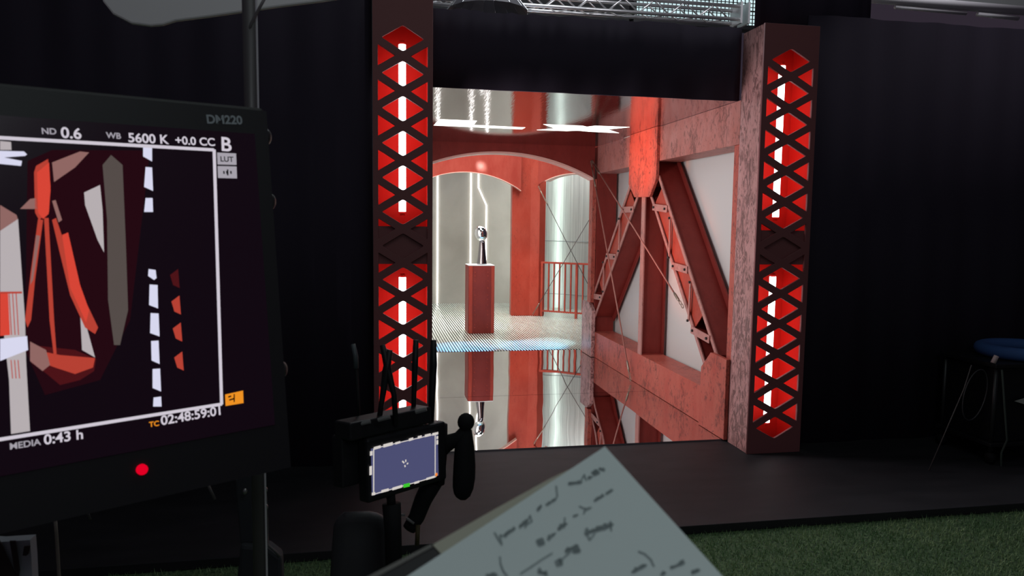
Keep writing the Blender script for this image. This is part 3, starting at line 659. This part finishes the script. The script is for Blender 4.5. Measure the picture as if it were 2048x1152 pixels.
# ================================================================== HANDHELD WIRELESS MONITOR RIG
k0 = 1.55; k1 = k0*92/84
RTL = at(743, 898, k0); RTR = at(876, 866, k1); RBR = at(874, 951, k1); RBL = at(743, 992, k0)
ru = ((RTR-RTL)+(RBR-RBL)).normalized(); rv = (RBL-RTL); rv = (rv-ru*rv.dot(ru)).normalized(); rn = ru.cross(rv)
if rn.dot(EYE-RTL) < 0: rn = -rn
def ruv(px, py):
    r = ray(px, py); t = (RTL-EYE).dot(rn)/r.dot(rn); q = EYE+r*t-RTL; return q.dot(ru), q.dot(rv)
def rp(u, v, off=0): return RTL+ru*u+rv*v+rn*off
def rpx(px, py, off=.001): return rp(*ruv(px, py), off)
W_, H_ = (RTR-RTL).length, (RBL-RTL).length
RG = thing('wireless_monitor', tuple(rp(W_/2, H_+.02, -.02)), 'small blue-screened director monitor with antennas and a side grip before the left tower', 'monitor')
def rquad(name, u0, u1, v0, v1, o0, o1, m, par=RG, bev=0):
    bm = B(); loft(bm, [rp(u0, v0, o1), rp(u1, v0, o1), rp(u1, v1, o1), rp(u0, v1, o1)], [rp(u0, v0, o0), rp(u1, v0, o0), rp(u1, v1, o0), rp(u0, v1, o0)]); return obj(name, bm, m, par, bevel=bev)
rquad('housing', -.010, W_+.030, -.022, H_+.016, -.035, -.002, BKP, bev=.006)
rquad('receiver_box', -.050, W_-.012, -.062, -.024, -.060, -.006, BKP, bev=.004)
rquad('receiver_box', -.05, .0, -.03, H_-.02, -.07, -.036, BKP, bev=.004)
RS = rquad('screen', 0, W_, 0, H_, -.002, 0, LIT('blue_screen', (.085, .09, .20), .85))
rw = LIT('rig_white', (.75, .70, .66), .85); rgn = LIT('rig_green', (.05, .6, .03), .9); rog = LIT('rig_orange', (1, .28, .05), .85)
def rqp(bm, pts, mi=0, off=.0006): f = bm.faces.new([bm.verts.new(rpx(x, y, off)) for x, y in pts]); f.material_index = mi
bm = B()
def rline(a_, b_, w, mi=0, off=.0006):
    pa = rpx(*a_, off); pb = rpx(*b_, off); d = (pb-pa).normalized(); s = rn.cross(d)*w/2
    f = bm.faces.new([bm.verts.new(p) for p in (pa-s, pb-s, pb+s, pa+s)]); f.material_index = mi
rline((747, 897), (747, 990), .003); rline((747, 897), (871, 868), .002); rline((870, 868), (870, 951), .003); rline((745, 989), (872, 953), .0022)
for a_, b_, w in (((747, 897), (761, 893), .006), ((766, 892), (785, 887), .007), ((790, 887), (800, 884), .005), ((817, 880), (826, 877), .006), ((835, 875), (843, 873), .006), ((849, 872), (861, 869), .006), ((864, 869), (876, 866), .006),
                  ((742, 902), (742, 911), .007), ((741, 932), (741, 950), .007), ((874, 872), (874, 878), .006), ((874, 880), (874, 889), .006),
                  ((762, 983), (777, 979), .006), ((784, 978), (804, 972), .006), ((828, 966), (838, 963), .005), ((852, 958), (869, 953), .005), ((743, 988), (750, 987), .006)): rline(a_, b_, w, 0, .0009)
rline((806, 972), (819, 969), .008, 1, .0012)
c_ = rpx(872, 949, .0012); f = bm.faces.new([bm.verts.new(c_+ru*.0042*math.cos(i*PI/6)+rv*.0042*math.sin(i*PI/6)) for i in range(12)]); f.material_index = 2
for a_, b_ in (((804, 922), (808, 926)), ((811, 919), (811, 924)), ((813, 928), (816, 926)), ((809, 930), (810, 934))): rline(a_, b_, .0035, 0, .0009)
obj('display_marks', bm, [rw, rgn, rog], RS)
def rt(name, pts, r, m, seg=10):
    bm = B(); tube(bm, [at(x, y, d) for x, y, d in pts], r, seg); return obj(name, bm, m, RG, smooth=True)
kk = k0+.05
rt('antenna', [(718, 845, kk), (716, 790, kk), (712, 735, kk), (707, 690, kk)], [.003, .003, .0035, .0035], BKP)
rt('antenna_tip', [(712, 737, kk-.001), (711, 712, kk-.001), (706, 688, kk-.001)], [.0056, .0056, .005], mat('grey_antenna_tip', (.06, .07, .08), .5))
rt('antenna', [(757, 850, kk), (764, 800, kk), (773, 740, kk), (780, 700, kk)], [.006, .006, .009, .006], BKP)
rt('antenna', [(792, 850, kk), (788, 790, kk), (775, 735, kk), (765, 690, kk)], [.006, .006, .008, .006], BKP)
rt('antenna', [(826, 850, kk+.1), (828, 790, kk+.1), (830, 730, kk+.1), (832, 680, kk+.1)], [.005, .006, .0075, .0065], BKP)
rt('antenna', [(862, 850, kk+.12), (864, 790, kk+.12), (867, 730, kk+.12), (867, 680, kk+.12)], [.007, .008, .009, .007], BKP)
mg = mat('soft_grey_edge', (.17, .165, .165), .5)
for a_, b_ in (((717, 849), (741, 843)), ((756, 840), (780, 834)), ((831, 824), (853, 818))):
    bm = B(); tube(bm, [at(*a_, kk-.06), at(*b_, kk-.06)], .0042, 8); obj('metal_edge', bm, mg, RG)
bm = B(); tube(bm, [at(672, 858, kk), at(690, 866, kk), at(697, 868, kk)], .0045, 8); tube(bm, [at(696, 866, kk), at(694, 880, kk)], .004, 8); obj('side_bracket', bm, mg, RG)
# right grip: ball head, arm and bean-shaped handle
gk = k1+.05
bm = B(); ell(bm, at(932, 844, gk), (.0205, .0205, .0215)); obj('grip_ball', bm, BKR, RG, smooth=True)
bm = B(); tube(bm, [at(880, 905, gk), at(890, 893, gk), at(903, 882, gk), at(918, 876, gk), at(930, 862, gk)], [.016, .017, .018, .016, .014], 14); obj('grip_arm', bm, BKR, RG, smooth=True)
bm = B(); tube(bm, [at(x, y, gk) for x, y in ((934, 858), (931, 872), (929, 888), (929, 905), (929, 930), (928, 955), (926, 975), (924, 989), (922, 996), (921, 999))], [.012, .018, .023, .0245, .0265, .0268, .025, .020, .013, .004], 18); obj('grip_handle', bm, BKR, RG, smooth=True)
bm = B(); tube(bm, [at(880, 848, gk), at(878, 900, gk), at(874, 968, gk)], [.018, .020, .018], 14); obj('side_plate', bm, BKR, RG, smooth=True)
# support
bm = B(); tube(bm, [at(866, 962, gk), at(846, 1000, gk), at(833, 1035, gk), at(818, 1058, gk-.02)], [.024, .021, .019, .016], 14); obj('support_arm', bm, BKR, RG, smooth=True)
bm = B(); tube(bm, [at(812, 1036, gk-.05), at(828, 1047, gk-.05)], .0032, 8); tube(bm, [at(797, 1029, gk-.05), at(810, 1030, gk-.05)], .003, 8); tube(bm, [at(786, 1004, gk-.05), at(796, 1013, gk-.05)], .003, 8); obj('clamp_edge', bm, mg, RG, smooth=True)
bm = B(); tube(bm, [at(781, 985, k0+.06), at(783, 1010, k0+.06)], .010, 10); tube(bm, [at(783, 1008, k0+.06), at(786, 1060, k0+.06), at(790, 1250, k0+.06)], [.021, .019, .019], 12); obj('ball_head', bm, BKR, RG, smooth=True)
bm = B(); tube(bm, [at(836, 1050, gk-.03), at(834, 1090, gk-.03)], .0055, 8); obj('strap', bm, mat('olive_strap', (.06, .045, .015), .7), RG, smooth=True)
q = at(790, 1250, k0+.06); bm = B(); tube(bm, [q, (q.x, q.y, -.04)], .014, 10); obj('pole', bm, BKR, RG, smooth=True)
for k in range(3):
    a_ = 1.2+k*2*PI/3; bm = B(); tube(bm, [(q.x, q.y, .35), (q.x+.35*math.cos(a_), q.y+.35*math.sin(a_), -.04)], .009, 8); obj('leg', bm, BKR, RG, smooth=True)
# quilted bag below
QB = mat('quilted_cloth', (.035, .035, .040), .6)
v_ = pos(QB, (1, 1, 1), (0, math.radians(45), 0)); w_ = nd(QB, 'ShaderNodeTexChecker', Scale=70.0); lk(QB, v_, w_.inputs['Vector']); bump(QB, w_.outputs['Fac'], .4, .006)
def puffy(P, n, b, name, m, label, cat, hang=None):
    bm = B(); loft(bm, [at(x, y, n) for x, y in P], [at(x, y, b) for x, y in P])
    o = obj(name, bm, m, None); tag(o, label, cat)
    md = o.modifiers.new('bevel', 'BEVEL'); md.width = .03; md.segments = 4; md.limit_method = 'ANGLE'; md.angle_limit = 1.0
    o.data.polygons.foreach_set('use_smooth', [True]*len(o.data.polygons)); return o
puffy([(668, 1034), (690, 1023), (740, 1022), (775, 1030), (782, 1060), (800, 1300), (650, 1300)], 1.75, 1.95, 'quilted_bag', QB, 'black quilted bag hanging under the small monitor', 'bag')

# ================================================================== NOTE SHEET AND NOTEBOOK (foreground)
A0 = at(1210, 893, .52); A1 = at(815, 1152, .44); A2 = at(1445, 1152, .44)
pn = (A1-A0).cross(A2-A0).normalized()
if pn.dot(EYE-A0) < 0: pn = -pn
def pp(px, py, off=0): r = ray(px, py); return EYE+r*((A0-EYE).dot(pn)/r.dot(pn))+pn*off
e1 = A0+(A1-A0)*1.35; e2 = A0+(A2-A0)*1.35; e3 = e1+(e2-A0)*.6
bm = B(); pf = [A0, A0+(A1-A0)*.67, e1, e3, e2]; loft(bm, pf, [q-pn*.0005 for q in pf])
NS = obj('note_sheet', bm, mat('note_paper', (.70, .77, .77), .8)); tag(NS, 'white handwritten note sheet held up in the foreground', 'paper')
bm = B(); INK = mat('faded_ink', (.30, .35, .36), .8)
def stroke(P, w=.0011):
    Q = [pp(960+x/4.096, 900+y/4.096, .0006) for x, y in P]
    for a_, b_ in zip(Q[:-1], Q[1:]):
        d = (b_-a_); 
        if d.length < 1e-5: continue
        d.normalize(); s = pn.cross(d)*w/2; a2 = a_-d*w*.3; b2 = b_+d*w*.3
        bm.faces.new([bm.verts.new(p) for p in (a2-s, b2-s, b2+s, a2+s)])
def scrib(x0, y0, x1, y1, amp, n):
    """a joined-up word: uneven loops running from one point to the other"""
    P = []; m = n*7; dx, dy = (x1-x0), (y1-y0); L = math.hypot(dx, dy); hs = [random.uniform(.45, 1.0)*(1.6 if random.random() < .22 else 1) for _ in range(n+2)]
    for i in range(m+1):
        t = i/m; a_ = amp*.62*hs[int(t*n)]; w = t*n*2*PI
        P.append((x0+dx*t+a_*.34*math.cos(w)+a_*.25*math.sin(w), y0+dy*t-a_*(.5+.9*math.sin(w))))
    stroke(P, .0010)
stroke([(120, 680), (180, 780), (165, 700), (215, 715)]); scrib(200, 710, 285, 650, 30, 6)
scrib(325, 640, 385, 590, 30, 5); stroke([(370, 640), (410, 540), (425, 590), (380, 620)])
scrib(475, 500, 500, 470, 26, 4); scrib(540, 460, 620, 410, 22, 5); stroke([(610, 420), (635, 380), (625, 300)])
scrib(725, 285, 830, 270, 25, 7); stroke([(820, 270), (855, 205), (870, 250)]); scrib(890, 240, 915, 225, 15, 3); stroke([(930, 190), (950, 175), (965, 190), (940, 200), (930, 190)], .003); scrib(975, 160, 1020, 170, 20, 3)
stroke([(480, 750), (505, 740), (515, 765), (490, 775), (480, 750)], .003); scrib(560, 740, 615, 690, 26, 4); scrib(640, 660, 710, 610, 30, 5); stroke([(690, 640), (695, 560)]); scrib(765, 550, 800, 535, 14, 3); stroke([(815, 465), (860, 485), (910, 475), (860, 500), (850, 525)]); scrib(935, 425, 1010, 380, 24, 5); scrib(1030, 370, 1085, 335, 22, 3)
stroke([(630, 925), (660, 905), (660, 935), (635, 940)], .003); stroke([(660, 910), (740, 840)]); scrib(700, 840, 745, 820, 26, 4); stroke([(760, 810), (790, 790), (808, 830), (775, 835), (760, 810)], .0028)
scrib(865, 690, 1000, 650, 34, 8); stroke([(870, 680), (900, 740), (940, 690)]); scrib(1010, 650, 1085, 620, 32, 5); stroke([(1070, 590), (1075, 665)])
stroke([(335, 1015), (420, 960), (500, 905), (590, 850)]); stroke([(165, 880), (170, 940), (195, 1000), (225, 1035)]); stroke([(1300, 835), (1350, 855), (1400, 900), (1425, 955)])
scrib(1245, 1010, 1360, 950, 28, 6); scrib(1560, 975, 1670, 930, 26, 6); scrib(1735, 1015, 1795, 990, 26, 4); scrib(50, 1035, 140, 1030, 20, 5); scrib(480, 1000, 550, 1025, 24, 5)
scrib(1480, 1030, 1520, 1010, 18, 3)
ink = obj('handwriting', bm, INK, NS)
# notebook behind the sheet
def slab(name, P, d, th, m, label, cat, parent=None):
    bm = B(); loft(bm, [d_ for d_ in P], [d_-pn*th for d_ in P]); o = obj(name, bm, m, parent)
    if label: tag(o, label, cat)
    return o
NBK = [pp(x, y, -.006) for x, y in ((1192, 903), (1100, 946), (980, 1012), (864, 1078), (888, 1104), (960, 1180), (1250, 1100))]
nb = slab('notebook', NBK, 0, .008, mat('cream_pages', (.46, .44, .36), .8), 'cream notebook lying behind the handwritten sheet', 'notebook')
cv = [pp(x, y, -.005) for x, y in ((862, 1082), (886, 1106), (905, 1140), (840, 1200), (640, 1200))]
slab('cover', cv, 0, .010, mat('dark_cover', (.025, .022, .024), .6), None, None, nb)
ce_ = [pp(x, y, -.004) for x, y in ((862, 1080), (864, 1086), (760, 1142), (640, 1204), (632, 1196), (752, 1136))]
slab('cover_edge', ce_, 0, .003, mat('worn_edge', (.16, .15, .14), .6), None, None, nb)
cp_ = [pp(x, y, -.004) for x, y in ((912, 1086), (930, 1070), (952, 1062), (950, 1068), (925, 1088), (914, 1092))]
slab('clip', cp_, 0, .002, BKP, None, None, nb)

# ================================================================== RIGHT EDGE: cart, ring cushion, strap
b0 = on(2040, 1000, 2, 0); yb = max(b0.y, 4.15)
xl_ = on(1988, 800, 1, yb).x; ztop = on(2040, 728, 1, yb).z
CT = thing('equipment_cart', (xl_+.32, yb+.25, 0), 'black equipment cart at the far right edge of the stage deck', 'cart')
bm = B(); box(bm, xl_, xl_+.62, yb, yb+.5, ztop-.03, ztop); obj('top_shelf', bm, BKP, CT, bevel=.006)
bm = B(); box(bm, xl_, xl_+.62, yb, yb+.5, .12, .15); obj('bottom_shelf', bm, BKP, CT, bevel=.006)
bm = B(); box(bm, xl_+.03, xl_+.60, yb+.03, yb+.47, .15, ztop-.03); obj('body', bm, BKP, CT, bevel=.006)
for dx in (.03, .59):
    for dy in (.03, .47):
        bm = B(); tube(bm, [(xl_+dx, yb+dy, .08), (xl_+dx, yb+dy, ztop-.01)], .014, 8); ob = obj('upright', bm, DGM, CT, smooth=True)
        bm = B(); tube(bm, [(xl_+dx-.015, yb+dy, .04), (xl_+dx+.015, yb+dy, .04)], .038, 14); obj('wheel', bm, BKR, CT, smooth=True)
cR = on(2058, 704, 1, yb+.22); Rr = abs(on(1978, 704, 1, yb+.22).x-cR.x)
bm = B(); P = [(cR.x+(Rr-.045)*math.cos(a_*2*PI/40), yb+.25+(Rr-.045)*.9*math.sin(a_*2*PI/40), ztop+.045) for a_ in range(40)]
tube(bm, P, .045, 14, True)
tag(obj('ring_cushion', bm, mat('blue_foam', (.05, .13, .38), .75), smooth=True), 'blue ring-shaped cushion lying on the cart at the right edge', 'cushion')
bm = B(); tube(bm, [on(1993, 712, 1, yb-.01), on(1986, 726, 1, yb-.01)], .016, 10); tag(obj('cable_tie', bm, mat('pale_pink', (.55, .42, .42), .6), smooth=True), 'small pale tie tab under the blue ring cushion', 'tie')
ST = thing('hanging_strap', tuple(on(2010, 1000, 1, yb-.03)), 'dark green strap with a metal ring hanging from the cart', 'strap')
bm = B(); tube(bm, [on(x, y, 1, yb-.02) for x, y in ((2004, 740), (2014, 880), (2003, 905), (2002, 935), (2006, 950), (2003, 962))], .007, 6); obj('strap', bm, mat('green_strap', (.04, .055, .045), .7), ST, smooth=True)
bm = B(); cc = on(2011, 974, 1, yb-.03); tube(bm, [(cc.x+.030*math.cos(i*PI/8), cc.y+.01*math.sin(i*PI/8), cc.z+.036*math.sin(i*PI/8)) for i in range(16)], .005, 6, True); obj('ring', bm, GRM, ST, smooth=True)
bm = B(); P = [on(x, y, 1, yb-.01) for x, y in ((2031, 803), (2060, 794), (2060, 812))]; loft(bm, P, [q+Vector((0, .01, 0)) for q in P]); tag(obj('white_card', bm, mat('card_white', (.5, .5, .46), .8)), 'small white card tip on the cart at the right edge', 'card')
bm = B(); tube(bm, [on(1943, 730, 1, 4.12), on(1928, 778, 1, 4.12), on(1909, 822, 1, 4.12), on(1909, 822, 1, 4.12)+(on(1909, 822, 1, 4.12)-on(1928, 778, 1, 4.12))*(on(1909, 822, 1, 4.12).z/max(on(1928, 778, 1, 4.12).z-on(1909, 822, 1, 4.12).z, .01))], .004, 6)
tag(obj('thin_rod', bm, mat('rod_grey', (.07, .06, .06), .5), smooth=True), 'thin grey rod leaning left of the cart', 'rod')
bm = B(); cc = on(1950, 790, 1, 4.13)
tube(bm, [(cc.x+.085*math.cos(i*PI/14)+.03*math.sin(i*PI/14), cc.y, cc.z+.17*math.sin(i*PI/14)) for i in range(28)], .004, 6, True)
obj('cable_loop', bm, mat('coil_grey', (.028, .028, .032), .5), CT, smooth=True)

# ================================================================== LOWER LEFT CLUTTER
WB = at(30, 1120, 1.1)
LBX = thing('printed_box', tuple(at(20, 1260, 1.1)), 'white printed box with black diagonal stripes in the bottom left corner', 'box')
def flat(name, P, d, th, m, par): bm = B(); th = min(th, .02); loft(bm, [at(x, y, d) for x, y in P], [at(x, y, d)+Vector((0, th, 0)) for x, y in P]); return obj(name, bm, m, par)
flat('body', [(-160, 1076), (0, 1084), (60, 1080), (63, 1120), (70, 1300), (-160, 1300)], 1.10, .10, mat('box_white', (.36, .37, .42), .7), LBX)
flat('print', [(-30, 1040), (3, 1088), (32, 1152), (60, 1220), (30, 1220), (-30, 1130)], 1.095, .002, mat('box_dark_print', (.03, .012, .014), .7), LBX)
flat('print', [(19, 1082), (31, 1082), (39, 1140), (36, 1160), (28, 1136)], 1.094, .002, MATS['box_dark_print'], LBX)
flat('print', [(48, 1093), (60, 1092), (57, 1108), (52, 1112), (45, 1111)], 1.094, .002, MATS['box_dark_print'], LBX)
bm = B(); tube(bm, [at(108, 1010, 1.6), at(113, 1070, 1.6), at(118, 1152, 1.6), at(124, 1260, 1.6)], .0038, 8)
tag(obj('pale_rod', bm, mat('rod_pale', (.20, .17, .15), .5), smooth=True), 'thin pale upright rod below the large monitor', 'rod')
bm = B(); tube(bm, [at(409, 955, 1.4), at(430, 999, 1.4)], .0028, 8); tag(obj('metal_clip', bm, mg, smooth=True), 'short slanted silver clip below the large monitor', 'clip')
bm = B(); tube(bm, [at(166, 1008, 1.4), at(174, 1020, 1.4), at(181, 1040, 1.4)], .0022, 8); tag(obj('bent_highlight', bm, mat('dim_highlight', (.10, .095, .10), .5), smooth=True), 'small bent grey highlight left of the slanted silver clip', 'clip')  # a small highlight in the dark, built as a thin bent tube
# folding chair silhouette between the monitors
FC = thing('folding_chair', (at(500, 1150, 2.1).x, at(500, 1150, 2.1).y, -.05), 'black folding chair seen dimly between the two monitors', 'chair')
cx, cy = FC.location.x, FC.location.y
def zz(py, d=2.1): return at(520, py, d).z
top_ = zz(925); seat_ = zz(1098)
CL = mat('chair_cloth', (.022, .024, .030), .8); CM = mat('chair_metal', (.10, .10, .10), .4, .4)
bm = B(); P = [at(x, y, 2.1) for x, y in ((470, 960), (522, 925), (534, 1000), (536, 1085), (480, 1088))]; loft(bm, P, [q+Vector((0, .015, 0)) for q in P]); obj('backrest', bm, CL, FC, bevel=.005)
bm = B(); P = [at(x, y, 2.08) for x, y in ((480, 1090), (536, 1096), (562, 1116), (566, 1200), (470, 1200))]; loft(bm, P, [q+Vector((0, .06, 0)) for q in P]); obj('seat', bm, CL, FC, bevel=.01)
bm = B(); tube(bm, [at(x, y, 2.07) for x, y in ((524, 925), (526, 960), (530, 1000), (534, 1040), (535, 1090), (548, 1100), (560, 1114))], .0035, 8); obj('frame', bm, CM, FC, smooth=True)
for x, y in ((531, 980), (532, 1014), (490, 983)):
    bm = B(); ell(bm, at(x, y, 2.05), (.006, .006, .009)); obj('stud', bm, mat('stud', (.3, .3, .3), .3, .7), FC, smooth=True)
for dx in (-.05, .2):
    bm = B(); tube(bm, [(cx+dx-.1, cy+.02, at(500, 1200, 2.08).z), (cx+dx, cy+.1, -.04)], .01, 8); obj('leg', bm, CM, FC, smooth=True)
